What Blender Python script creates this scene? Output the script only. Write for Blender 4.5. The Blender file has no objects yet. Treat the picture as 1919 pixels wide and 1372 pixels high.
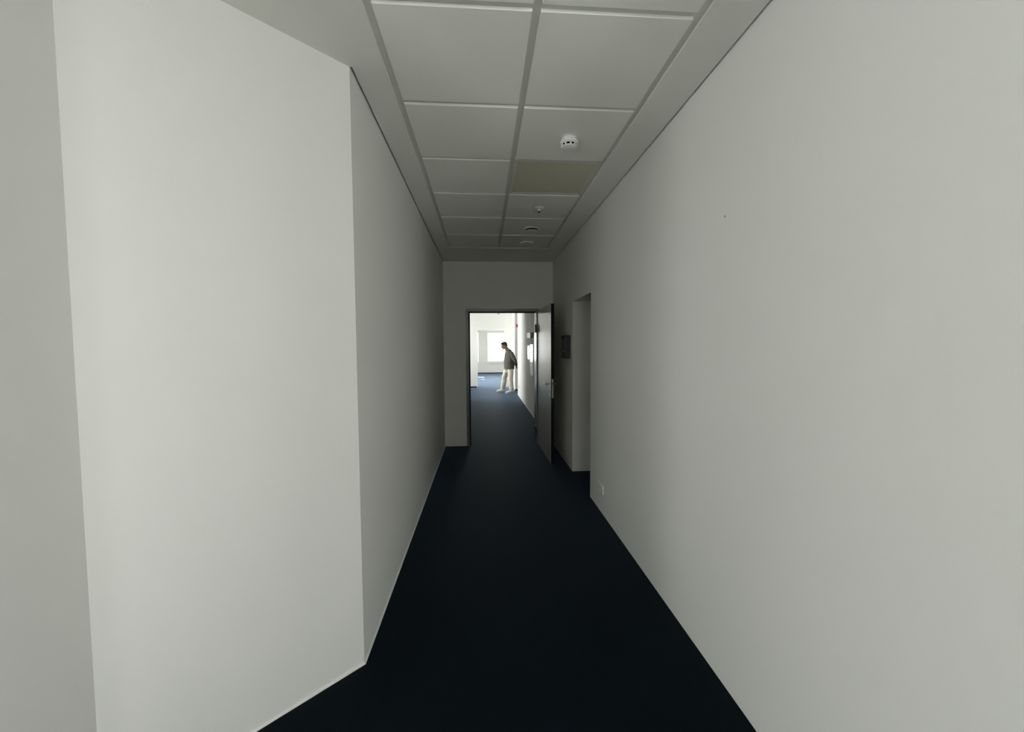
import bpy, bmesh, math, random
from mathutils import Vector, Matrix
random.seed(7)

# ------------------------------------------------------------------ camera, sky, exposure
scene = bpy.context.scene
CAM_H, PITCH, YAW, ROLL = 1.5327, 0.0514, 0.0708, -0.0056
F_PX = 764.29
_cy, _sy, _cp, _sp = math.cos(YAW), math.sin(YAW), math.cos(PITCH), math.sin(PITCH)
_F = Vector((_sy*_cp, _cy*_cp, -_sp)); _r = Vector((_cy, -_sy, 0)); _u = _r.cross(_F)
_cr, _sr = math.cos(ROLL), math.sin(ROLL)
_R, _U = _cr*_r + _sr*_u, -_sr*_r + _cr*_u
cam_data = bpy.data.cameras.new('camera')
cam_data.sensor_fit = 'HORIZONTAL'; cam_data.sensor_width = 36.0
cam_data.lens = 36.0*F_PX/1919.0
cam_data.clip_start = 0.02; cam_data.clip_end = 300
cam = bpy.data.objects.new('camera', cam_data)
scene.collection.objects.link(cam)
cam.matrix_world = Matrix(((_R.x, _U.x, -_F.x, 0), (_R.y, _U.y, -_F.y, 0), (_R.z, _U.z, -_F.z, CAM_H), (0, 0, 0, 1)))
scene.camera = cam

SKY = 14.0
world = bpy.data.worlds.new('overcast_sky'); scene.world = world
world.use_nodes = True
wn = world.node_tree; wn.nodes.clear()
wo = wn.nodes.new('ShaderNodeOutputWorld'); wb = wn.nodes.new('ShaderNodeBackground')
wb.inputs['Color'].default_value = (0.98, 1.0, 0.995, 1); wb.inputs['Strength'].default_value = SKY
wn.links.new(wb.outputs[0], wo.inputs[0])

vs = scene.view_settings
scene.display_settings.display_device = 'sRGB'
vs.view_transform = 'Standard'; vs.look = 'None'; vs.gamma = 1.0; vs.use_curve_mapping = False
vs.exposure = 0.0
try:
    scene.cycles.use_denoising = True
    scene.cycles.max_bounces = 12; scene.cycles.diffuse_bounces = 7
    scene.cycles.transparent_max_bounces = 12
except Exception:
    pass

# ------------------------------------------------------------------ dimensions (metres)
XL, XR = -0.5851, 1.0653          # corridor walls
YE, YC = 6.1845, 1.9387           # end wall, convex corner of the left wall
H = 2.7807                        # ceiling
EX, EY = -1.2326, 1.3232          # foot of the angled wall
PX, PY = -0.98, 0.744             # where the short left wall ends and the lobby begins
YB = -2.4                         # wall behind the camera
LX0, LX1, LYL, LYR = -3.7, 2.5, PY, 0.18   # lobby behind the camera: sides and its two front walls
T, Y0, XG, GAP, DROP = 0.625, 1.5838, 0.213, 0.0332, 0.013
TW = T - GAP                      # visible tile face
TOP = H + 0.07
YF, YR = 14.759, 22.15            # second door wall, rear window wall
HOLE1, HOLE2 = -0.243, 0.842      # structural opening of the first door
XRW = XR + 0.235
XHALL = -2.4                      # window wall of the side hall
LINK = scene.collection.objects.link

# ------------------------------------------------------------------ materials
def new_mat(name, col, rough=0.6, spec=0.5, metal=0.0, noise=None, bump=None, coat=0.0, sheen=0.0, tint=None, coat_rough=0.05):
    m = bpy.data.materials.new(name); m.use_nodes = True
    nt = m.node_tree; b = nt.nodes['Principled BSDF']
    b.inputs['Base Color'].default_value = (*col, 1)
    b.inputs['Roughness'].default_value = rough
    b.inputs['Specular IOR Level'].default_value = spec
    b.inputs['Metallic'].default_value = metal
    if coat: b.inputs['Coat Weight'].default_value = coat; b.inputs['Coat Roughness'].default_value = coat_rough
    if sheen:
        b.inputs['Sheen Weight'].default_value = sheen; b.inputs['Sheen Roughness'].default_value = 0.2
        if tint: b.inputs['Sheen Tint'].default_value = (*tint, 1)
    if noise or bump:
        tc = nt.nodes.new('ShaderNodeTexCoord')
    if noise:
        scale, amt = noise
        n = nt.nodes.new('ShaderNodeTexNoise'); n.inputs['Scale'].default_value = scale; n.inputs['Detail'].default_value = 5
        nt.links.new(tc.outputs['Object'], n.inputs['Vector'])
        mx = nt.nodes.new('ShaderNodeMix'); mx.data_type = 'RGBA'
        mx.inputs[6].default_value = (*[c*(1-amt) for c in col], 1)
        mx.inputs[7].default_value = (*[min(1, c*(1+amt)) for c in col], 1)
        nt.links.new(n.outputs['Fac'], mx.inputs[0]); nt.links.new(mx.outputs[2], b.inputs['Base Color'])
    if bump:
        scale, st = bump
        n2 = nt.nodes.new('ShaderNodeTexNoise'); n2.inputs['Scale'].default_value = scale; n2.inputs['Detail'].default_value = 3
        nt.links.new(tc.outputs['Object'], n2.inputs['Vector'])
        bp = nt.nodes.new('ShaderNodeBump'); bp.inputs['Strength'].default_value = st; bp.inputs['Distance'].default_value = 0.002
        nt.links.new(n2.outputs['Fac'], bp.inputs['Height']); nt.links.new(bp.outputs[0], b.inputs['Normal'])
    return m

def glass_mat(name, tint=(1, 1, 1)):
    m = bpy.data.materials.new(name); m.use_nodes = True
    nt = m.node_tree; nt.nodes.clear()
    o = nt.nodes.new('ShaderNodeOutputMaterial'); t = nt.nodes.new('ShaderNodeBsdfTransparent'); g = nt.nodes.new('ShaderNodeBsdfGlossy')
    t.inputs[0].default_value = (*tint, 1); g.inputs['Roughness'].default_value = 0.02
    fr = nt.nodes.new('ShaderNodeFresnel'); fr.inputs[0].default_value = 1.45
    mx = nt.nodes.new('ShaderNodeMixShader')
    nt.links.new(fr.outputs[0], mx.inputs[0]); nt.links.new(t.outputs[0], mx.inputs[1]); nt.links.new(g.outputs[0], mx.inputs[2])
    nt.links.new(mx.outputs[0], o.inputs[0])
    return m

M = dict(
    wall=new_mat('wall_paint', (0.805, 0.804, 0.768), 0.75, 0.25, noise=(2.5, 0.012), bump=(260, 0.10)),
    ceil=new_mat('ceiling_plaster', (0.83, 0.83, 0.785), 0.85, 0.2, noise=(3, 0.01)),
    tile=new_mat('mineral_fibre_tile', (0.86, 0.86, 0.805), 0.9, 0.1, noise=(90, 0.02), bump=(500, 0.15)),
    rail=new_mat('grid_rail_white', (0.70, 0.70, 0.65), 0.5, 0.4),
    slab=new_mat('void_slab', (0.30, 0.30, 0.28), 0.9, 0.1),
    carpet=new_mat('navy_carpet', (0.0022, 0.0060, 0.0088), 0.65, 0.06, noise=(420, 0.35), bump=(900, 0.5), sheen=0.56, tint=(0.45, 0.67, 1.0)),
    base_w=new_mat('baseboard_white', (0.80, 0.80, 0.77), 0.45, 0.5),
    base_d=new_mat('baseboard_dark', (0.012, 0.014, 0.020), 0.5, 0.4),
    steel=new_mat('door_frame_grey', (0.22, 0.22, 0.21), 0.22, 0.5),
    leaf=new_mat('door_leaf_laminate', (0.58, 0.55, 0.48), 0.26, 1.0, noise=(14, 0.02), coat=0.5, coat_rough=0.2),
    rubber_and_shade=new_mat('rubber_seal', (0.006, 0.006, 0.006), 0.6, 0.3),  # frame seals, and the shade painted on the door leaf edge
    chrome=new_mat('brushed_steel', (0.62, 0.62, 0.61), 0.28, 0.5, metal=1.0),
    plastic=new_mat('white_plastic', (0.88, 0.88, 0.85), 0.4, 0.5),
    plastic_g=new_mat('grey_plastic', (0.42, 0.42, 0.41), 0.5, 0.4),
    black=new_mat('black_recess', (0.004, 0.004, 0.004), 0.7, 0.2),
    panel=new_mat('yellowed_diffuser', (0.64, 0.62, 0.49), 0.45, 0.4, noise=(6, 0.03)),
    dark=new_mat('dark_plastic', (0.045, 0.046, 0.045), 0.35, 0.5),
    gloss=new_mat('dark_glossy_panel', (0.02, 0.021, 0.022), 0.06, 0.6, coat=0.6),
    red=new_mat('red_plastic', (0.42, 0.010, 0.022), 0.4, 0.5),
    paper=new_mat('white_paper_and_sun_patch', (0.92, 0.92, 0.90), 0.22, 0.8),  # notices, and the floor sheets standing in for sun patches
    wframe=new_mat('window_frame_white', (0.82, 0.83, 0.82), 0.35, 0.5),
    glass=glass_mat('window_glass'),
    skin=new_mat('skin', (0.27, 0.165, 0.115), 0.5, 0.4, noise=(20, 0.06)),
    hair=new_mat('dark_hair', (0.018, 0.015, 0.012), 0.55, 0.4, bump=(300, 0.6)),
    knit=new_mat('taupe_knit', (0.125, 0.118, 0.098), 0.9, 0.15, noise=(60, 0.10), bump=(250, 0.6)),
    cream=new_mat('cream_cotton', (0.66, 0.63, 0.55), 0.85, 0.2, noise=(15, 0.05), bump=(120, 0.4)),
    shoe=new_mat('white_leather', (0.78, 0.78, 0.76), 0.5, 0.4),
    sole=new_mat('white_rubber', (0.70, 0.70, 0.68), 0.6, 0.3),
    facade=new_mat('pale_facade', (0.62, 0.60, 0.55), 0.9, 0.1, noise=(1, 0.04)),
)

# ------------------------------------------------------------------ mesh helpers
class MB:
    def __init__(self): self.v = []; self.f = []
    def quad_mesh(self, vs_, fs):
        o = len(self.v); self.v += [tuple(p) for p in vs_]; self.f += [tuple(i+o for i in q) for q in fs]; return self
    def box(self, x0, x1, y0, y1, z0, z1):
        return self.quad_mesh([(x0,y0,z0),(x1,y0,z0),(x1,y1,z0),(x0,y1,z0),(x0,y0,z1),(x1,y0,z1),(x1,y1,z1),(x0,y1,z1)],
            [(0,3,2,1),(4,5,6,7),(0,1,5,4),(1,2,6,5),(2,3,7,6),(3,0,4,7)])
    def prism(self, pts, z0, z1):
        n = len(pts); a = sum(pts[i][0]*pts[(i+1)%n][1]-pts[(i+1)%n][0]*pts[i][1] for i in range(n))
        if a < 0: pts = pts[::-1]
        vs_ = [(x,y,z0) for x,y in pts]+[(x,y,z1) for x,y in pts]
        return self.quad_mesh(vs_, [tuple(range(n))[::-1], tuple(range(n,2*n))]+[(i,(i+1)%n,n+(i+1)%n,n+i) for i in range(n)])
    def lathe(self, prof, c=(0,0,0), axis=2, seg=32, a0=0.0, a1=2*math.pi):
        # prof: (radius, height) list; axis: 0, 1, 2
        full = abs(a1-a0-2*math.pi) < 1e-6
        n = seg if full else seg+1
        vs_ = []
        for r, h in prof:
            for i in range(n):
                a = a0+(a1-a0)*i/seg; p = [r*math.cos(a), r*math.sin(a)]
                q = (p[0],p[1],h) if axis == 2 else ((h,p[0],p[1]) if axis == 0 else (p[1],h,p[0]))
                vs_.append((q[0]+c[0], q[1]+c[1], q[2]+c[2]))
        fs = []
        for k in range(len(prof)-1):
            for i in range(seg):
                j = (i+1) % n
                fs.append((k*n+i, k*n+j, (k+1)*n+j, (k+1)*n+i))
        if full:
            fs.append(tuple(range(n))[::-1]); fs.append(tuple((len(prof)-1)*n+i for i in range(n)))
        return self.quad_mesh(vs_, fs)
    def tube(self, pts, rad, seg=10, flat=None):
        # swept tube: pts list of 3-vectors, rad scalar / list / list of (a, b)
        P = [Vector(p) for p in pts]; n = len(P)
        rr = rad if isinstance(rad, (list, tuple)) else [rad]*n
        ref = Vector(flat) if flat else Vector((0,0,1))
        vs_ = []
        for i, p in enumerate(P):
            t = (P[min(i+1,n-1)]-P[max(i-1,0)]).normalized()
            s = ref - t*ref.dot(t)
            if s.length < 1e-3: s = Vector((1,0,0)) - t*t.x
            s.normalize(); w = t.cross(s)
            ra, rb = rr[i] if isinstance(rr[i], (list, tuple)) else (rr[i], rr[i])
            for k in range(seg):
                a = 2*math.pi*k/seg
                vs_.append(p + s*(ra*math.cos(a)) + w*(rb*math.sin(a)))
        fs = [(i*seg+k, i*seg+(k+1)%seg, (i+1)*seg+(k+1)%seg, (i+1)*seg+k) for i in range(n-1) for k in range(seg)]
        fs += [tuple(range(seg))[::-1], tuple((n-1)*seg+k for k in range(seg))]
        return self.quad_mesh(vs_, fs)
    def ball(self, c, r, seg=18, rings=12, rot=None):
        r = r if isinstance(r, (list, tuple)) else (r, r, r); vs_ = []; fs = []
        mt = rot if rot else Matrix.Identity(3)
        for i in range(rings+1):
            th = math.pi*(i if 0 < i < rings else (0.02 if i == 0 else rings-0.02))/rings
            for k in range(seg):
                a = 2*math.pi*k/seg
                q = mt @ Vector((r[0]*math.sin(th)*math.cos(a), r[1]*math.sin(th)*math.sin(a), r[2]*math.cos(th)))
                vs_.append((c[0]+q.x, c[1]+q.y, c[2]+q.z))
        for i in range(rings):
            for k in range(seg):
                fs.append((i*seg+k, (i+1)*seg+k, (i+1)*seg+(k+1)%seg, i*seg+(k+1)%seg))
        fs += [tuple(range(seg)), tuple(rings*seg+k for k in range(seg))[::-1]]
        return self.quad_mesh(vs_, fs)
    def build(self, name, mat, parent=None, smooth=False, bevel=0, origin=None):
        me = bpy.data.meshes.new(name)
        ov = Vector(origin) if origin else Vector((0,0,0))
        me.from_pydata([tuple(Vector(p)-ov) for p in self.v], [], self.f); me.update()
        bm = bmesh.new(); bm.from_mesh(me); bmesh.ops.recalc_face_normals(bm, faces=bm.faces)
        if bevel:
            bmesh.ops.bevel(bm, geom=list(bm.edges), offset=bevel, segments=2, affect='EDGES', clamp_overlap=True)
        bm.to_mesh(me); bm.free()
        if smooth:
            for p in me.polygons: p.use_smooth = True
            try: me.set_sharp_from_angle(angle=math.radians(40))
            except Exception: pass
        me.materials.append(M[mat] if isinstance(mat, str) else mat)
        o = bpy.data.objects.new(name, me); LINK(o)
        o.location = ov
        if parent:
            o.parent = parent
            bpy.context.view_layer.update()
            o.matrix_parent_inverse = parent.matrix_world.inverted()
        return o

def tag(o, label, cat=None, group=None, kind=None):
    o['label'] = label
    if cat: o['category'] = cat
    if group: o['group'] = group
    if kind: o['kind'] = kind
    return o
def struct(o, label, cat): return tag(o, label, cat, kind='structure')

def wall_mesh(axis, p0, p1, u0, u1, z0, z1, holes=()):
    """slab between p0 and p1 along axis (0: X, 1: Y), rectangular holes (u0, u1, z0, z1)"""
    us = sorted({u0, u1, *[h[0] for h in holes], *[h[1] for h in holes]}); zs = sorted({z0, z1, *[h[2] for h in holes], *[h[3] for h in holes]})
    solid = {}
    for i in range(len(us)-1):
        for j in range(len(zs)-1):
            uc, zc = (us[i]+us[i+1])/2, (zs[j]+zs[j+1])/2
            solid[i,j] = not any(h[0] < uc < h[1] and h[2] < zc < h[3] for h in holes)
    mb = MB(); P = (lambda p,u,z: (p,u,z)) if axis == 0 else (lambda p,u,z: (u,p,z))
    def q(*a): mb.quad_mesh([P(*t) for t in a], [(0,1,2,3)])
    for (i,j), s in solid.items():
        if not s: continue
        a, b, c, d = us[i], us[i+1], zs[j], zs[j+1]
        q((p0,a,c),(p0,b,c),(p0,b,d),(p0,a,d)); q((p1,a,c),(p1,b,c),(p1,b,d),(p1,a,d))
        if not solid.get((i-1,j)): q((p0,a,c),(p1,a,c),(p1,a,d),(p0,a,d))
        if not solid.get((i+1,j)): q((p0,b,c),(p1,b,c),(p1,b,d),(p0,b,d))
        if not solid.get((i,j-1)): q((p0,a,c),(p1,a,c),(p1,b,c),(p0,b,c))
        if not solid.get((i,j+1)): q((p0,a,d),(p1,a,d),(p1,b,d),(p0,b,d))
    # weld
    key = {}; nv = []; mp = []
    for p in mb.v:
        k = tuple(round(c, 5) for c in p)
        if k not in key: key[k] = len(nv); nv.append(p)
        mp.append(key[k])
    mb.v = nv; mb.f = [tuple(mp[i] for i in f) for f in mb.f]
    return mb

# ------------------------------------------------------------------ the setting
XFAR = 2.6
fl = MB().box(min(XHALL, LX0)-0.2, max(LX1, XFAR)+0.2, YB-0.2, YR+0.2, -0.12, 0.0).build('floor', 'carpet')
struct(fl, 'dark navy blue carpet running the length of the corridor', 'floor')

# left: corridor wall, angled wall, recess wall
wl = MB().prism([(XL, YE), (XL, YC), (XL-0.16, YC+0.07), (XL-0.16, YE)], 0, TOP).build('wall_left', 'wall')
struct(wl, 'shaded white wall along the left of the corridor', 'wall')
wa = MB().prism([(XL, YC), (EX, EY), (EX-0.16, EY+0.07), (XL-0.16, YC+0.07)], 0, TOP).build('wall_left_angled', 'wall')
struct(wa, 'brightly lit white wall set at an angle on the left', 'wall')
wn_ = MB().prism([(EX, EY), (PX, PY), (EX-0.16, PY), (EX-0.16, EY+0.07)], 0, TOP).build('wall_left_near', 'wall')
struct(wn_, 'narrow grey strip of wall at the left edge of the picture', 'wall')

# right wall, full length, with a side opening near the door and a side passage far off
YO1, YO2, ZO = 3.9812, 4.8069, 2.046
PY1, PY2 = 12.552, 13.64
wr = wall_mesh(0, XR, XRW, LYR, YE, 0, TOP, [(YO1, YO2, -0.0, ZO)]).build('wall_right', 'wall')
struct(wr, 'long plain white wall on the right with an open side doorway', 'wall')
wrf = wall_mesh(0, XR, XRW, YE, PY1, 0, TOP).build('wall_right_far', 'wall')
struct(wrf, 'white wall seen through the open door with notices on it', 'wall')
wrp = wall_mesh(0, XR, XRW, PY2, YF, 0, TOP).build('wall_right_pier', 'wall')
struct(wrp, 'narrow white pier of wall just behind the standing person', 'wall')

# closed rooms behind the two openings in the right wall
sr = MB().box(XFAR, XFAR+0.1, 3.0, 5.9, 0, TOP).box(XRW, XFAR, 2.9, 3.0, 0, TOP).box(XRW, XFAR, 5.9, 6.0, 0, TOP).build('wall_side_room', 'wall')
struct(sr, 'dim walls of the side room behind the opening on the right', 'wall')
sp = MB().box(XFAR, XFAR+0.1, 11.6, 14.6, 0, TOP).box(XRW, XFAR, 11.5, 11.6, 0, TOP).box(XRW, XFAR, 14.6, 14.7, 0, TOP).build('wall_side_passage', 'wall')
struct(sp, 'walls of the side passage beside the standing person', 'wall')

# end wall with the door opening
we = wall_mesh(1, YE, YE+0.25, XL-0.16, XR, 0, TOP, [(HOLE1, HOLE2, 0, 2.068)]).build('wall_end', 'wall')
struct(we, 'white wall closing the corridor around the open doorway', 'wall')

# left wall beyond the door, then the side hall with windows
YH = 11.45
wlf = wall_mesh(0, XL-0.16, XL, YE+0.25, YH, 0, TOP).build('wall_left_far', 'wall')
struct(wlf, 'white wall on the left beyond the door, hidden by the door frame', 'wall')
whs = wall_mesh(1, YH-0.16, YH, XHALL, XL-0.16, 0, TOP).build('wall_hall_near', 'wall')
struct(whs, 'near wall of the side hall beyond the door', 'wall')
HALL_WIN = [(11.60, 13.02, 0.45, 2.60), (13.10, 14.68, 0.45, 2.60)]
whw = wall_mesh(0, XHALL-0.2, XHALL, YH-0.16, YR+0.2, 0, TOP, HALL_WIN+[(15.2, 18.4, 0.2, 2.65), (19.2, 20.8, 0.6, 2.2)]).build('wall_hall_windows', 'wall')
struct(whw, 'window wall on the left side of the hall and rear room', 'wall')

# second door wall and the rear room
wf = wall_mesh(1, YF, YF+0.15, XHALL, XFAR, 0, TOP, [(-0.229, 0.823, 0, 2.107)]).build('wall_far', 'wall')
struct(wf, 'bright white far wall with a door opening to the rear room', 'wall')
REAR_WIN = [(-1.35, -0.2, 0.60, 2.25), (0.21, 1.36, 0.60, 2.25)]
wrr = wall_mesh(1, YR, YR+0.2, XHALL, XFAR, 0, TOP, REAR_WIN).build('wall_rear', 'wall')
struct(wrr, 'white rear wall with bright windows at the very back', 'wall')
REAR_RIGHT_ADDED_WIN = [(15.6, 18.3, 0.3, 2.6)]  # unseen window added to brighten the rear room floor
wrx = wall_mesh(0, XFAR, XFAR+0.2, YF, YR+0.2, 0, TOP, REAR_RIGHT_ADDED_WIN).build('wall_rear_right', 'wall')
struct(wrx, 'right hand wall of the bright rear room', 'wall')

# wall behind the camera and lobby sides, with unseen windows added to light the corridor
LEFT_ADDED_WIN, RIGHT_ADDED_WIN = (-2.2, -1.05, 0.3, 2.7), (-2.25, -1.15, 0.3, 2.7)
BACK_ADDED_WIN = [(-3.6, -2.6, 0.3, 2.7), (-0.05, 0.35, 1.2, 2.7), (1.65, 2.4, 0.3, 2.7)]
wb_ = wall_mesh(1, YB-0.2, YB, LX0-0.2, LX1+0.2, 0, TOP, BACK_ADDED_WIN).build('wall_back', 'wall')
struct(wb_, 'wall with three added windows behind the viewer', 'wall')
o = wall_mesh(0, LX0-0.2, LX0, YB, LYL+0.16, 0, TOP, [LEFT_ADDED_WIN]).build('wall_lobby_left', 'wall')
struct(o, 'left wall of the lobby behind the viewer with a wide added window', 'wall')
o = wall_mesh(0, LX1, LX1+0.2, YB, LYR+0.16, 0, TOP, [RIGHT_ADDED_WIN]).build('wall_lobby_right', 'wall')
struct(o, 'right wall of the lobby behind the viewer with a wide added window', 'wall')
o = MB().box(LX0, EX-0.16, LYL, LYL+0.16, 0, TOP).build('wall_lobby_front_left', 'wall')
struct(o, 'lobby wall turning the corner on the left of the viewer', 'wall')
o = MB().box(XRW, LX1, LYR, LYR+0.16, 0, TOP).build('wall_lobby_front_right', 'wall')
struct(o, 'lobby wall turning the corner on the right of the viewer', 'wall')

# ------------------------------------------------------------------ ceiling
cl = MB().box(min(XHALL, LX0)-0.2, max(LX1, XFAR)+0.2, YB-0.2, YR+0.2, TOP, TOP+0.1).build('ceiling', 'slab')
struct(cl, 'suspended corridor ceiling of square white tiles with plaster borders', 'ceiling')
N0, N1 = -6, 6                                   # tile rows; row n starts at Y0 + n*T
GX0, GX1 = XG-GAP/2-TW-GAP, XG+GAP/2+TW+GAP      # plaster edges of the grid field
YA = Y0+N0*T-GAP; YZ = Y0+N1*T                   # start and end of the grid field
SG = 0.011                                       # shadow gap along the corridor walls
def plaster(pts): return MB().prism(pts, H, H+0.025).build('plaster_border', 'ceil', cl)
plaster([(XL+SG, YC), (XL+SG, YE), (GX0, YE), (GX0, YC)])
plaster([(XL, YC), (EX, EY), (PX, PY), (LX0, LYL), (LX0, YB), (GX0, YB), (GX0, YC)])
plaster([(GX1, YB), (LX1, YB), (LX1, LYR), (XR-SG, LYR), (XR-SG, YE), (GX1, YE)])
plaster([(GX0, YZ), (GX1, YZ), (GX1, YE), (GX0, YE)])
plaster([(GX0, YB), (GX1, YB), (GX1, YA), (GX0, YA)])
for (a, b, c, d) in ((XL, XR, YE+0.25, YF), (XHALL, XL, YH, YF), (XHALL, XFAR, YF+0.15, YR), (XR, XRW, PY1, PY2), (XRW, XFAR, 11.6, 14.6), (XRW, XFAR, 3.0, 5.9)):
    MB().box(a, b, c, d, H, H+0.025).build('plaster_panel', 'ceil', cl)
zr = H+DROP
for xc in (XG, XG-TW-GAP, XG+TW+GAP):
    MB().box(xc-GAP/2-0.008, xc+GAP/2+0.008, YA, YZ, zr, zr+0.012).build('grid_runner', 'rail', cl)
rm = None
for n in range(N0, N1+1):
    for s in (0, 1):
        x0 = XG-GAP/2-TW if s == 0 else XG+GAP/2
        if rm is None:
            o = MB().box(-TW/2-0.004, TW/2+0.004, -GAP-0.004, 0.004, 0, 0.010).build('cross_runner', 'rail', cl); rm = o
        else:
            o = rm.copy(); LINK(o); o.parent = cl
        o.location = (x0+TW/2, Y0+n*T, zr+0.001)
tm = None
for n in range(N0, N1):
    for s in (0, 1):
        if (n, s) == (1+1, 1): continue                      # the light panel sits here
        x0 = XG-GAP/2-TW if s == 0 else XG+GAP/2
        if tm is None:
            o = MB().box(-TW/2, TW/2, 0, TW, 0, DROP+0.001).build('ceiling_tile', 'tile', cl, bevel=0.0015); tm = o
        else:
            o = tm.copy(); LINK(o); o.parent = cl
        o.location = (x0+TW/2, Y0+n*T, H + random.uniform(-0.0006, 0.0006))

# ------------------------------------------------------------------ baseboards
def strip(name, pts, label, h=0.010, d=0.008, mat='base_w'):
    """low edging along a wall run; pts are (x, y, inward normal x, y)"""
    mb = MB(); n = len(pts)
    prof = [(0, 0), (d, 0), (d, h*0.35), (d*0.45, h), (0, h)]
    vs_ = []
    for x, y, nx, ny in pts:
        for a, z in prof: vs_.append((x+nx*a, y+ny*a, z))
    k = len(prof)
    fs = [(i*k+j, i*k+(j+1)%k, (i+1)*k+(j+1)%k, (i+1)*k+j) for i in range(n-1) for j in range(k)]
    fs += [tuple(range(k)), tuple((n-1)*k+j for j in range(k))[::-1]]
    o = mb.quad_mesh(vs_, fs).build(name, mat)
    return struct(o, label, 'baseboard')
ax, ay = math.sin(math.atan2(YC-EY, XL-EX)), -math.cos(math.atan2(YC-EY, XL-EX))   # normal of angled wall
def mitre(n1, n2):
    v = Vector(n1)+Vector(n2); s = 2/(v.length_squared); return (v.x*s, v.y*s)
m1 = mitre((ax, ay), (1, 0))
sn = Vector((EY-PY, PX-EX)).normalized(); m0 = mitre((ax, ay), (sn.x, sn.y))
strip('baseboard_left', [(PX, PY, sn.x, sn.y), (EX, EY, *m0), (XL, YC, *m1), (XL, YE, 1, -1), (HOLE1-0.012, YE, 0, -1)], 'thin white edging strip along the foot of the left walls')
strip('baseboard_right_far', [(XR, PY1, -1, 0), (XR, YE+0.25, -1, 0)], 'thin white edging strip along the right wall past the door')
strip('baseboard_far', [(-0.24, YF, 0, -1), (XHALL, YF, 0, -1)], 'dark baseboard left of the far door opening', 0.045, 0.012, 'base_d')
strip('baseboard_rear', [(XFAR, YR, 0, -1), (XHALL, YR, 0, -1)], 'dark baseboard under the rear windows', 0.05, 0.012, 'base_d')
strip('baseboard_passage', [(XR, PY2, 0, -1), (XRW, PY2, 0, -1)], 'dark baseboard at the side passage behind the person', 0.05, 0.012, 'base_d')

# ------------------------------------------------------------------ windows
def window(name, axis, p, u0, u1, z0, z1, inward, label, sashes=1, sill=True):
    """axis: wall normal axis; p: inner wall face; inward: +1/-1 into the room"""
    root = bpy.data.objects.new(name, None); LINK(root); struct(root, label, 'window')
    root.location = (p, (u0+u1)/2, z0) if axis == 0 else ((u0+u1)/2, p, z0)
    bpy.context.view_layer.update()
    def bx(mb, a, b, c, d, e, f):   # a..b depth measured outwards from the inner wall face
        q0, q1 = sorted((p-inward*a, p-inward*b))
        return mb.box(q0, q1, c, d, e, f) if axis == 0 else mb.box(c, d, q0, q1, e, f)
    w = 0.055; da, db = 0.09, 0.15
    mb = MB(); bx(mb, da, db, u0, u0+w, z0, z1); bx(mb, da, db, u1-w, u1, z0, z1); bx(mb, da, db, u0+w, u1-w, z0, z0+w); bx(mb, da, db, u0+w, u1-w, z1-w, z1)
    fr = mb.build('window_frame', 'wframe', root)
    step = (u1-u0-2*w)/sashes
    for i in range(sashes):
        a = u0+w+i*step; b = a+step; s = 0.042
        mb = MB(); da2, db2 = 0.08, 0.135
        bx(mb, da2, db2, a+.003, a+s, z0+w+.003, z1-w-.003); bx(mb, da2, db2, b-s, b-.003, z0+w+.003, z1-w-.003)
        bx(mb, da2, db2, a+s, b-s, z0+w+.003, z0+w+s); bx(mb, da2, db2, a+s, b-s, z1-w-s, z1-w-.003)
        sa = mb.build('sash', 'wframe', root)
        mb = MB(); bx(mb, 0.105, 0.109, a+s-.004, b-s+.004, z0+w+s-.004, z1-w-s+.004)
        mb.build('pane', 'glass', sa)
        hz = (z0+z1)/2; mb = MB(); bx(mb, 0.045, 0.08, b-s+.010, b-s+.026, hz-.02, hz+.09); mb.build('window_handle', 'plastic', sa)
    if sill:
        mb = MB(); bx(mb, -0.06, da, u0-0.03, u1+0.03, z0-0.03, z0); mb.build('window_sill', 'wframe', root)
    # daylight guide for the sampler (portal), not a lamp
    L = bpy.data.lights.new('sky_portal', 'AREA'); L.shape = 'RECTANGLE'; L.size = u1-u0; L.size_y = z1-z0
    try: L.cycles.is_portal = True
    except Exception: return root
    lo = bpy.data.objects.new('sky_portal', L); LINK(lo)
    q = p-inward*0.19
    lo.location = (q, (u0+u1)/2, (z0+z1)/2) if axis == 0 else ((u0+u1)/2, q, (z0+z1)/2)
    d = Vector((inward,0,0)) if axis == 0 else Vector((0,inward,0))
    lo.rotation_euler = d.to_track_quat('-Z', 'Y').to_euler()
    return root
k = 1
for i, (a, b, c, d) in enumerate(REAR_WIN):
    window('window_%d' % k, 1, YR, a, b, c, d, -1, ['bright window left of the pier in the rear room', 'bright window behind the standing person in the rear room'][i], 2); k += 1
for i, (a, b, c, d) in enumerate(HALL_WIN+[(15.2, 18.4, 0.2, 2.65), (19.2, 20.8, 0.6, 2.2)]):
    window('window_%d' % k, 0, XHALL, a, b, c, d, 1, ['nearer window of the side hall', 'farther window of the side hall', 'nearer side window of the rear room', 'farther side window of the rear room'][i], 2); k += 1
for w_, lb in zip(REAR_RIGHT_ADDED_WIN, ('wide unseen window added in the right wall to light the rear room',)):
    window('window_%d' % k, 0, XFAR, *w_, -1, lb, 2); k += 1
window('window_%d' % k, 0, LX0, *LEFT_ADDED_WIN, 1, 'wide unseen window added for light in the left wall of the lobby behind the viewer', 2); k += 1
window('window_%d' % k, 0, LX1, *RIGHT_ADDED_WIN, -1, 'wide unseen window added for light in the right wall of the lobby behind the viewer', 2); k += 1

for w_, lb in zip(BACK_ADDED_WIN, ('leftmost window added for light in the wall behind the viewer', 'short window added to light the end wall, in the wall behind the viewer', 'narrow rightmost window added for light in the wall behind the viewer')):
    window('window_%d' % k, 1, YB, *w_, 1, lb, 1); k += 1

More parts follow.
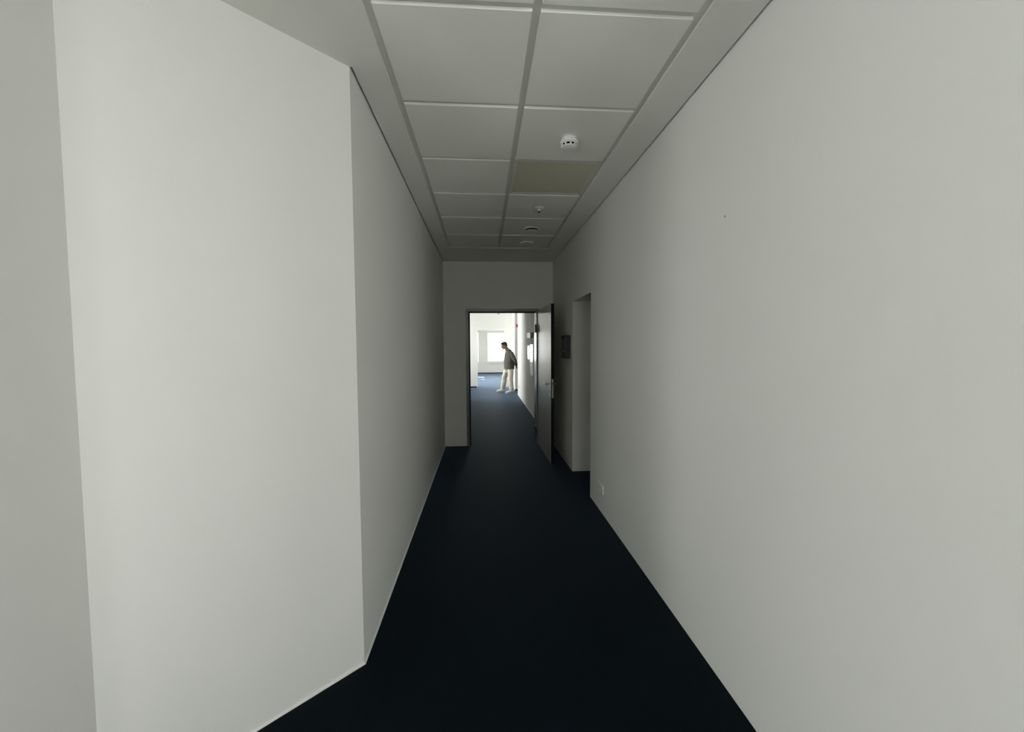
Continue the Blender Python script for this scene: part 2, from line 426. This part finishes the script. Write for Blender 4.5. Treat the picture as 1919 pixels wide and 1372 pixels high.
# ------------------------------------------------------------------ door frames and the open door
def door_frame(name, y, x0, x1, zt, thick, label, seal=True):
    """steel frame lining an opening x0..x1 (structural) up to zt, wall face at y"""
    root = bpy.data.objects.new(name, None); LINK(root); struct(root, label, 'door frame'); root.location = ((x0+x1)/2, y, 0)
    bpy.context.view_layer.update()
    f = 0.030; e = 0.012
    MB().box(x0, x0+f, y-e, y+thick+e, 0, zt).build('frame_jamb', 'steel', root, bevel=0.002)
    MB().box(x1-f, x1, y-e, y+thick+e, 0, zt).build('frame_jamb', 'steel', root, bevel=0.002)
    MB().box(x0+f, x1-f, y-e, y+thick+e, zt-f, zt).build('frame_head', 'steel', root, bevel=0.002)
    # face flanges lying on the wall
    MB().box(x0-0.012, x0, y-e, y, 0, zt+0.012).build('frame_flange', 'steel', root)
    MB().box(x1, x1+0.012, y-e, y, 0, zt+0.012).build('frame_flange', 'steel', root)
    MB().box(x0, x1, y-e, y, zt, zt+0.012).build('frame_flange', 'steel', root)
    if seal:
        g = 0.020
        MB().box(x0+f, x0+f+g, y+0.03, y+0.055, 0, zt-f).build('rubber_seal', 'rubber_and_shade', root)
        MB().box(x0+f+g, x1-f, y+0.03, y+0.055, zt-f-g, zt-f).build('rubber_seal', 'rubber_and_shade', root)
    return root
f1 = door_frame('trim_1', YE, HOLE1, HOLE2, 2.068, 0.25, 'grey steel frame around the open door at the corridor end')
door_frame('trim_2', YF, -0.229, 0.823, 2.107, 0.15, 'pale frame of the far door opening beyond the person', seal=False)
for o in bpy.data.objects:
    if o.parent and o.parent.name == 'trim_2': o.data.materials[0] = M['wframe']
for zc in (0.22, 1.78):
    MB().lathe([(0.011, -0.06), (0.011, 0.06)], (HOLE2-0.040, YE-0.020, zc), 2, 14).box(HOLE2-0.046, HOLE2-0.030, YE-0.012, YE+0.10, zc-0.06, zc+0.06).build('hinge', 'dark', f1, smooth=True)

door = bpy.data.objects.new('door_1', None); LINK(door); struct(door, 'pale grey laminate door standing open at the corridor end', 'door')
door.location = (0.828, 6.150, 0.0); door.rotation_euler = (0, 0, math.radians(1.4))
bpy.context.view_layer.update()
def dpart(mb, name, mat, parent=None, **kw):   # local: x = thickness (0 .. 0.042), y = -width .. 0
    o = mb.build(name, mat, None, **kw); o.parent = parent or door; return o
DW, DT = 1.06, 0.042
dpart(MB().box(0, DT, -DW, 0, 0.012, 2.05), 'leaf', 'leaf', bevel=0.0015)
dpart(MB().box(0.0005, DT-0.0005, -DW-0.0012, -DW-0.0001, 0.013, 2.049), 'leaf_edge_shade', 'rubber_and_shade')  # dark band that paints the shade on the leaf's near edge
dpart(MB().box(0.011, 0.031, -DW-0.004, -DW-0.0012, 0.86, 1.10), 'lock_faceplate', 'chrome', bevel=0.001)
dpart(MB().box(0.015, 0.027, -DW-0.010, -DW-0.004, 1.030, 1.050), 'latch_bolt', 'dark', bevel=0.001)
for sx, xf in ((-1, 0.0), (1, DT)):
    def X(d): return xf+sx*d
    a, b = sorted((X(0), X(0.009)))
    pl = dpart(MB().box(a, b, -DW+0.040, -DW+0.078, 0.87, 1.075), 'handle_plate', 'chrome', bevel=0.002)
    mb = MB().tube([(X(0.006), -DW+0.059, 1.03), (X(0.040), -DW+0.059, 1.03), (X(0.052), -DW+0.066, 1.03), (X(0.055), -DW+0.085, 1.03), (X(0.055), -DW+0.13, 1.03), (X(0.053), -DW+0.185, 1.03)],
        [0.010, 0.010, 0.0105, 0.0105, 0.0105, 0.0095], 12)
    lv = mb.build('lever', 'chrome', None, smooth=True); lv.parent = pl
    ky = MB().lathe([(0.009, 0), (0.009, 0.004)], (X(0.009) if sx > 0 else X(0.013), -DW+0.059, 0.935), 0, 14).build('keyhole', 'dark', None); ky.parent = pl

# ------------------------------------------------------------------ ceiling fittings
def thing(name, loc, label, cat, group=None):
    o = bpy.data.objects.new(name, None); LINK(o); o.location = loc; tag(o, label, cat, group)
    bpy.context.view_layer.update(); return o
# unlit light panel
lx0, ly0 = XG+GAP/2-0.004, Y0+2*T-GAP/2+0.004
lp = thing('ceiling_light_panel', (lx0+0.3, ly0+0.3, H), 'unlit square light panel with yellowed diffuser in the tiled ceiling', 'ceiling light')
z1 = H+0.0125
W2, L2 = TW+0.008, T-0.010
fw = 0.026
MB().box(lx0, lx0+W2, ly0, ly0+fw, z1-0.008, z1).box(lx0, lx0+W2, ly0+L2-fw, ly0+L2, z1-0.008, z1).box(lx0, lx0+fw, ly0+fw, ly0+L2-fw, z1-0.008, z1).box(lx0+W2-fw, lx0+W2, ly0+fw, ly0+L2-fw, z1-0.008, z1).build('panel_frame', 'rail', lp)
MB().box(lx0+fw, lx0+W2-fw, ly0+fw, ly0+L2-fw, z1-0.005, z1).build('diffuser', 'panel', lp)

# smoke detector
sd = thing('smoke_detector', (0.533, 2.512, H), 'white round smoke detector with dark slots, nearest on the ceiling', 'smoke detector')
c = (0.533, 2.512, H)
MB().lathe([(0.044, 0), (0.046, -0.006), (0.049, -0.012)], c, 2, 40).build('base', 'plastic', sd, smooth=True)
MB().lathe([(0.048, -0.010), (0.053, -0.018), (0.056, -0.027), (0.055, -0.033), (0.051, -0.036)], c, 2, 40).build('housing', 'plastic', sd, smooth=True)
MB().lathe([(0.045, -0.034), (0.043, -0.050)], c, 2, 32).build('sensing_chamber', 'black', sd, smooth=True)
for i in range(10):
    a = 2*math.pi*(i+0.0)/10 + math.pi/2
    rot = Matrix.Rotation(a, 3, 'Z'); mb = MB().box(0.040, 0.050, -0.004, 0.004, -0.051, -0.034)
    mb.v = [tuple(rot @ Vector(p) + Vector(c)) for p in mb.v]; mb.build('rib', 'plastic', sd)
MB().lathe([(0.048, -0.049), (0.046, -0.053), (0.030, -0.058), (0.010, -0.059)], c, 2, 36).build('cap', 'plastic', sd, smooth=True)

# small sprinkler-like sensor
ss = thing('ceiling_sensor', (0.522, 3.76, H), 'tiny white ceiling sensor with dark tip between the detector and diffusers', 'sensor')
c = (0.522, 3.76, H)
MB().lathe([(0.043, 0), (0.043, -0.006), (0.036, -0.012), (0.018, -0.014)], c, 2, 32).build('flange', 'plastic', ss, smooth=True)
MB().lathe([(0.014, -0.013), (0.013, -0.026), (0.008, -0.030)], c, 2, 20).build('stem', 'plastic', ss, smooth=True)
MB().lathe([(0.006, -0.030), (0.012, -0.036), (0.012, -0.040), (0.004, -0.044)], c, 2, 20).build('tip', 'dark', ss, smooth=True)

# round air valves
def air_valve(c, label, gap):
    t = thing('air_valve', c, label, 'air vent', 'round air valves in the corridor ceiling')
    MB().lathe([(0.050, 0.0), (0.080, 0.0), (0.081, -0.004), (0.079, -0.010), (0.072, -0.012), (0.050, -0.011)], c, 2, 44).build('outer_ring', 'plastic', t, smooth=True)
    MB().lathe([(0.068, -0.010), (0.066, -0.012-gap)], c, 2, 40).build('throat', 'black', t, smooth=True)
    MB().lathe([(0.069, -0.0115-gap), (0.069, -0.0130-gap), (0.060, -0.0145-gap), (0.010, -0.0150-gap)], c, 2, 40).build('valve_disc', 'tile', t, smooth=True)
    return t
air_valve((0.533, 4.425, H), 'round white air valve in the ceiling with a dark slot', 0.013)
air_valve((0.545, 5.035, H), 'faint round air valve in the ceiling nearest the end wall', 0.004)

# small fitting on the ceiling far beyond the door
ff = thing('ceiling_sensor', (0.555, 14.3, H), 'small sensor hanging from the ceiling above the far door opening', 'sensor')
MB().lathe([(0.04, 0), (0.04, -0.01), (0.02, -0.02)], (0.555, 14.3, H), 2, 20).build('flange', 'plastic', ff, smooth=True)
MB().lathe([(0.014, -0.018), (0.014, -0.135), (0.030, -0.15), (0.022, -0.185)], (0.555, 14.3, H), 2, 16).build('stem', 'plastic_g', ff, smooth=True)

# ------------------------------------------------------------------ wall fittings, right side
def wbox(mb, d0, d1, y0, y1, z0, z1):  # depth measured out of the right wall
    return mb.box(XR-d1, XR-d0, y0, y1, z0, z1)
# double socket
so = thing('double_socket', (XR, 3.59, 0.229), 'white double wall socket low beside the side opening', 'socket')
wbox(MB(), 0, 0.010, 3.513, 3.667, 0.188, 0.270).build('cover_frame', 'plastic', so, bevel=0.003)
for yc in (3.554, 3.626):
    ins = MB()
    prof = [(0.030, -0.013), (0.030, -0.0105), (0.0215, -0.0125), (0.0205, -0.004), (0.0, -0.004)]
    ii = ins.lathe([(0.031, 0), (0.031, -0.0035), (0.023, -0.0045), (0.021, 0.003), (0.002, 0.003)], (XR-0.010, yc, 0.229), 0, 28).build('socket_insert', 'plastic', so, smooth=True)
    MB().lathe([(0.020, 0), (0.020, -0.0006)], (XR-0.0075, yc, 0.229), 0, 24).build('socket_well', 'plastic_g', ii)
    for dy, dz, r in ((-0.0095, 0, 0.0035), (0.0095, 0, 0.0035), (0, 0.017, 0.003), (0, -0.017, 0.003)):
        MB().lathe([(r, 0), (r, -0.001)], (XR-0.0080, yc+dy, 0.229+dz), 0, 10).build('pin_hole', 'black', ii)
# nail
na = thing('wall_nail', (XR, 1.749, 2.091), 'tiny grey nail head high on the bare right wall', 'nail')
MB().lathe([(0.0018, 0.01), (0.0018, -0.002)], (XR, 1.749, 2.091), 0, 12).build('shank', 'plastic_g', na)
MB().lathe([(0.0050, -0.0015), (0.0052, -0.003), (0.003, -0.004)], (XR, 1.749, 2.091), 0, 14).build('head', 'plastic_g', na, smooth=True)

# dark glossy wall box behind the door
ic = thing('wall_box', (XR, 5.04, 1.36), 'dark glossy box on the wall between side opening and open door', 'wall box')
wbox(MB(), 0, 0.062, 4.905, 5.17, 1.364, 1.650).build('body', 'dark', ic, bevel=0.006)
wbox(MB(), 0.062, 0.070, 4.915, 5.16, 1.374, 1.640).build('front_panel', 'gloss', ic, bevel=0.003)
MB().tube([(XR-0.068, 5.135, 1.43), (XR-0.078, 5.135, 1.43), (XR-0.081, 5.135, 1.44), (XR-0.081, 5.135, 1.575), (XR-0.078, 5.135, 1.585), (XR-0.068, 5.135, 1.585)], 0.004, 12).build('handle_bar', 'chrome', ic, smooth=True)
wbox(MB(), 0.070, 0.074, 4.925, 5.06, 1.54, 1.62).build('display', 'gloss', ic, bevel=0.001)
for i in range(2):
    for j in range(3):
        wbox(MB(), 0.070, 0.075, 4.935+j*0.04, 4.960+j*0.04, 1.42+i*0.045, 1.445+i*0.045).build('button', 'dark', ic, bevel=0.001)

# beyond the door: box, notices, red sounder, switch, socket
bl = thing('wall_lamp_box', (XR, 8.87, 1.68), 'small white box sticking out of the wall above the notices', 'wall box')
wbox(MB(), 0, 0.012, 8.56, 9.18, 1.69, 1.79).build('back_plate', 'plastic_g', bl)
wbox(MB(), 0.012, 0.072, 8.545, 9.19, 1.68, 1.80).build('housing', 'plastic', bl, bevel=0.004)
def notice(y0, y1, z0, z1, label):
    t = thing('notice_sheet', (XR, (y0+y1)/2, z0), label, 'notice', 'white notices on the wall beyond the door')
    n = 6; mb = MB(); vs_ = []
    for i in range(n+1):                                   # sheet with slightly curling edges
        y = y0+(y1-y0)*i/n; k_ = abs(i/n-0.5)*2; d = 0.002+0.004*k_**3
        for z in (z0, z1): vs_ += [(XR-d, y, z), (XR-d-0.0012, y, z)]
    fs = []
    for i in range(n):
        a, b = i*4, i*4+4
        fs += [(a, a+2, b+2, b), (a+1, b+1, b+3, a+3), (a, b, b+1, a+1), (a+2, a+3, b+3, b+2)]
    fs += [(0, 1, 3, 2), (n*4, n*4+2, n*4+3, n*4+1)]
    mb.quad_mesh(vs_, fs).build('sheet', 'paper', t)
    for y in (y0+0.02, y1-0.02):
        MB().lathe([(0.006, 0.0), (0.006, -0.009), (0.003, -0.010)], (XR, y, z1-0.02), 0, 10).build('pin', 'chrome', t)
notice(9.245, 9.68, 1.20, 1.515, 'small white notice, farthest of the three on the wall past the door')
notice(8.605, 9.185, 1.14, 1.545, 'largest white notice, upper of two nearest the open door')
notice(8.605, 9.185, 0.86, 1.115, 'low white notice hung below the largest one')
rs = thing('alarm_sounder', (XR, 12.47, 2.07), 'small red alarm sounder high on the wall above the person', 'alarm')
wbox(MB(), 0, 0.015, 12.43, 12.53, 2.07, 2.17).build('base', 'red', rs, bevel=0.003)
MB().lathe([(0.046, -0.015), (0.044, -0.045), (0.034, -0.055), (0.01, -0.057)], (XR, 12.48, 2.12), 0, 28).build('horn', 'red', rs, smooth=True)
sw = thing('light_switch', (XR, 12.15, 1.0), 'small white light switch on the lit far wall beside the person', 'switch')
wbox(MB(), 0, 0.009, 12.11, 12.19, 0.98, 1.06).build('cover_frame', 'plastic', sw, bevel=0.002)
wbox(MB(), 0.009, 0.013, 12.125, 12.175, 0.995, 1.045).build('rocker', 'plastic', sw, bevel=0.001)
s2 = thing('wall_socket', (XR, 12.15, 0.27), 'small white socket low on the lit far wall beside the person', 'socket')
wbox(MB(), 0, 0.009, 12.11, 12.19, 0.24, 0.32).build('cover_frame', 'plastic', s2, bevel=0.002)
MB().lathe([(0.028, 0), (0.028, -0.003), (0.021, -0.004), (0.019, 0.003), (0.002, 0.003)], (XR-0.009, 12.15, 0.28), 0, 24).build('socket_insert', 'plastic_g', s2, smooth=True)

# thin white sheets standing in for sun patches on the rear room carpet
for i, (x, y, w, l, a, lb) in enumerate(((-0.10, 19.55, 0.30, 0.42, 0.05, 'white sheet standing in for a sun patch on the blue carpet of the rear room'), (-0.01, 18.3, 0.10, 0.22, 0.5, 'small white sheet standing in for a sun patch on the blue carpet in front of the white sheet'))):
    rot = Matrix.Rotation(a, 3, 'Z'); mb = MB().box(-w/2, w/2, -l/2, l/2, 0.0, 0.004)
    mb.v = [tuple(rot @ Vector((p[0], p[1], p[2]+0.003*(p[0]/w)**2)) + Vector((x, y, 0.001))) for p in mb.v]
    tag(mb.build('sun_patch_sheet', 'paper', origin=(x, y, 0)), lb, 'paper')

# ------------------------------------------------------------------ the person
def remesh(mb, name, mat, vox, smooth_it=4, parent=None, wrinkle=None):
    tmp = mb.build(name+'_tmp', mat)
    m = tmp.modifiers.new('r', 'REMESH'); m.mode = 'VOXEL'; m.voxel_size = vox; m.use_smooth_shade = True
    s = tmp.modifiers.new('s', 'SMOOTH'); s.iterations = smooth_it; s.factor = 0.5
    if wrinkle:
        tx = bpy.data.textures.new(name+'_folds', 'CLOUDS'); tx.noise_scale = wrinkle[0]
        dm = tmp.modifiers.new('d', 'DISPLACE'); dm.texture = tx; dm.strength = wrinkle[1]; dm.mid_level = 0.5
    dg = bpy.context.evaluated_depsgraph_get(); dg.update()
    me = bpy.data.meshes.new_from_object(tmp.evaluated_get(dg))
    me.name = name
    bpy.data.objects.remove(tmp)
    for p in me.polygons: p.use_smooth = True
    me.materials.clear(); me.materials.append(M[mat])
    o = bpy.data.objects.new(name, me); LINK(o)
    if parent: o.parent = parent
    return o

# joints (world metres)
J = dict(
    head=(0.668, 13.04, 1.512), neck0=(0.755, 13.075, 1.415), neck1=(0.815, 13.10, 1.335),
    chest=(0.830, 13.10, 1.22), belly=(0.820, 13.10, 1.02), pelvis=(0.835, 13.10, 0.86),
    shL=(0.905, 12.950, 1.262), shR=(0.765, 13.260, 1.270), elL=(1.010, 12.900, 1.040), elR=(0.950, 13.38, 1.050),
    wrL=(1.075, 13.045, 0.880), wrR=(1.060, 13.20, 0.880),
    hipL=(0.885, 13.01, 0.84), hipR=(0.800, 13.19, 0.84), knL=(0.868, 12.950, 0.460), knR=(0.690, 13.29, 0.475),
    anL=(0.905, 12.905, 0.085), anR=(0.640, 13.36, 0.085))
J = {k_: Vector(v) for k_, v in J.items()}
def lerp(a, b, t): return a+(b-a)*t
# head frame: looks to the left, a little down and toward the camera
fwd = Vector((-0.90, -0.30, -0.30)).normalized(); side = Vector((0,0,1)).cross(fwd).normalized(); upv = fwd.cross(side).normalized()
HR = Matrix((( fwd.x, side.x, upv.x), (fwd.y, side.y, upv.y), (fwd.z, side.z, upv.z)))
def hp(f, s, u): return J['head'] + HR @ Vector((f, s, u))

b = MB()
b.ball(hp(-0.012, 0, 0.025), (0.094, 0.074, 0.090), rot=HR)               # skull
b.ball(hp(0.022, 0, -0.035), (0.066, 0.060, 0.078), rot=HR)               # face
b.ball(hp(0.052, 0, -0.092), (0.028, 0.030, 0.024), rot=HR)               # chin
b.tube([hp(0.082, 0, 0.012), hp(0.100, 0, -0.022), hp(0.108, 0, -0.034), hp(0.090, 0, -0.040)], [0.009, 0.012, 0.015, 0.012], 10)   # nose
b.tube([hp(0.076, -0.05, 0.022), hp(0.088, 0, 0.026), hp(0.076, 0.05, 0.022)], 0.011, 8)   # brow
b.tube([hp(0.080, -0.022, -0.062), hp(0.088, 0, -0.061), hp(0.080, 0.022, -0.062)], 0.008, 8)   # lips
for s in (-1, 1): b.ball(hp(-0.010, s*0.075, -0.012), (0.020, 0.010, 0.032), rot=HR)      # ears
b.tube([hp(-0.020, 0, -0.04), J['neck0'], J['neck1'], lerp(J['neck1'], J['chest'], 0.4)], [0.058, 0.058, 0.062, 0.060], 14)
across = (J['shL']-J['shR']).normalized()
b.tube([lerp(J['neck1'], J['chest'], 0.2), J['chest'], J['belly'], J['pelvis']], [(0.095, 0.065), (0.15, 0.105), (0.145, 0.10), (0.14, 0.095)], 18, flat=across)
for S in 'LR':
    b.tube([lerp(J['sh'+S], J['chest'], 0.35), J['sh'+S], lerp(J['sh'+S], J['el'+S], 0.5), J['el'+S], lerp(J['el'+S], J['wr'+S], 0.4), J['wr'+S]], [0.05, 0.052, 0.044, 0.037, 0.035, 0.027], 12)
    b.tube([J['hip'+S]+Vector((0,0,0.03)), J['hip'+S], lerp(J['hip'+S], J['kn'+S], 0.45), J['kn'+S], lerp(J['kn'+S], J['an'+S], 0.3), J['an'+S]], [0.06, 0.066, 0.066, 0.052, 0.052, 0.038], 14)
    b.tube([J['an'+S], J['an'+S]+Vector((-0.03, 0, -0.04)), J['an'+S]+Vector((-0.13, -0.01, -0.058))], [0.036, 0.036, 0.022], 10)
# hands clasped behind the back: palm, four bent fingers and a thumb each
for S, sg in (('L', 1), ('R', -1)):
    w = J['wr'+S]; hd = (Vector((1.085, 13.12, 0.800))-w).normalized()
    crossd = Vector((0.25, sg*0.95, 0.1)).normalized()
    nrm = hd.cross(crossd).normalized()
    crossd = nrm.cross(hd).normalized()
    palm = w+hd*0.045
    b.tube([w, w+hd*0.03, w+hd*0.085], [(0.024, 0.017), (0.036, 0.016), (0.040, 0.014)], 12, flat=crossd)
    for i, ln in enumerate((0.066, 0.076, 0.072, 0.056)):
        o_ = w+hd*0.080+crossd*(0.030-0.020*i)
        b.tube([o_, o_+hd*ln*0.45+nrm*0.004*sg, o_+hd*ln*0.75+nrm*0.020*sg, o_+hd*ln*0.85+nrm*0.040*sg], [0.0092, 0.0088, 0.0082, 0.007], 8)
    t0 = w+hd*0.028+crossd*0.030
    b.tube([t0, t0+crossd*0.022+hd*0.020, t0+crossd*0.030+hd*0.050+nrm*0.01*sg], [0.012, 0.0105, 0.008], 8)
person = remesh(b, 'person', 'skin', 0.007, 3)
tag(person, 'person in taupe sweater, cream trousers and white shoes, hands clasped behind, leaning forward', 'person')

# hair
hb = MB()
hb.ball(hp(-0.022, 0, 0.040), (0.096, 0.081, 0.088), rot=HR)
hb.ball(hp(0.028, 0, 0.078), (0.060, 0.062, 0.044), rot=HR)
hb.ball(hp(-0.060, 0, -0.005), (0.052, 0.068, 0.062), rot=HR)
remesh(hb, 'hair', 'hair', 0.008, 2, person, (0.02, 0.008))
for s in (-1, 1):
    MB().ball(hp(0.0805, s*0.030, 0.004), (0.008, 0.012, 0.007), 12, 8, rot=HR).build('eye', 'dark', person, smooth=True)
    MB().tube([hp(0.088, s*0.016, 0.026), hp(0.088, s*0.032, 0.030), hp(0.078, s*0.048, 0.026)], [0.004, 0.005, 0.003], 8).build('eyebrow', 'hair', person, smooth=True)

# sweater
sb = MB()
sb.tube([J['neck0']+Vector((0.030, 0.012, -0.045)), lerp(J['neck1'], J['chest'], 0.12), lerp(J['neck1'], J['chest'], 0.55), J['chest']+Vector((0, 0, -0.04)), J['belly'], J['pelvis']+Vector((0.004, 0, 0.0)), J['pelvis']+Vector((0.004, 0, -0.105))],
    [(0.070, 0.068), (0.118, 0.094), (0.165, 0.122), (0.185, 0.140), (0.184, 0.152), (0.188, 0.160), (0.186, 0.158)], 22, flat=across)
for S in 'LR':
    sb.tube([lerp(J['sh'+S], J['chest'], 0.45), J['sh'+S], lerp(J['sh'+S], J['el'+S], 0.5), J['el'+S], lerp(J['el'+S], J['wr'+S], 0.5), lerp(J['el'+S], J['wr'+S], 0.95)], [0.074, 0.071, 0.066, 0.058, 0.048, 0.040], 14)
sweater = remesh(sb, 'sweater', 'knit', 0.010, 3, person, (0.09, 0.022))
tag(sweater, 'taupe long sleeved sweater')

# trousers
tb = MB()
tb.tube([J['pelvis']+Vector((0, 0, 0.05)), J['pelvis']+Vector((0, 0, -0.04)), J['pelvis']+Vector((0.0, 0, -0.11))], [(0.150, 0.108), (0.158, 0.118), (0.150, 0.110)], 20, flat=across)
for S in 'LR':
    d = (J['an'+S]-J['kn'+S])
    tb.tube([J['hip'+S]+Vector((-0.01,0,-0.03)), J['hip'+S]+Vector((-0.005,0,-0.10)), lerp(J['hip'+S], J['kn'+S], 0.5), J['kn'+S], lerp(J['kn'+S], J['an'+S], 0.5), lerp(J['kn'+S], J['an'+S], 0.93)], [0.088, 0.100, 0.096, 0.086, 0.082, 0.078], 16)
trousers = remesh(tb, 'trousers', 'cream', 0.010, 3, person, (0.08, 0.028))
tag(trousers, 'loose cream trousers')

# shoes
for S, dr in (('L', Vector((-0.97, -0.20, 0))), ('R', Vector((-0.97, -0.12, 0)))):
    a = J['an'+S]; dr.normalize(); g = Vector((a.x, a.y, 0))
    hl = g-dr*0.065
    ub = MB()
    ub.tube([hl+Vector((0,0,0.050)), g-dr*0.02+Vector((0,0,0.058)), g+dr*0.05+Vector((0,0,0.056)), g+dr*0.12+Vector((0,0,0.044)), g+dr*0.175+Vector((0,0,0.036)), g+dr*0.200+Vector((0,0,0.030))],
        [(0.030, 0.034), (0.044, 0.042), (0.042, 0.044), (0.034, 0.047), (0.026, 0.042), (0.014, 0.026)], 14)
    ub.tube([g+Vector((0,0,0.05)), g+Vector((0,0,0.105))], [0.046, 0.044], 14)
    u_ = remesh(ub, 'shoe', 'shoe', 0.008, 2, person)
    sd_ = Vector((0,0,1)).cross(dr)
    out = [(-0.075, 0.020), (-0.070, 0.036), (-0.02, 0.042), (0.06, 0.043), (0.12, 0.050), (0.17, 0.044), (0.200, 0.026), (0.210, 0.0)]
    poly = [(g+dr*x+sd_*y) for x, y in out]+[(g+dr*x-sd_*y) for x, y in reversed(out[:-1])]
    so_ = MB().prism([(p.x, p.y) for p in poly], 0.0, 0.024).build('sole', 'sole', None, bevel=0.004); so_.parent = u_
    lb_ = MB()
    for i in range(4):
        c0 = g+dr*(0.055+0.022*i)+Vector((0,0,0.101-0.013*i))
        lb_.tube([c0-sd_*0.026+Vector((0,0,-0.008)), c0, c0+sd_*0.026+Vector((0,0,-0.008))], 0.0045, 6)
    l_ = lb_.build('laces', 'sole', None); l_.parent = u_
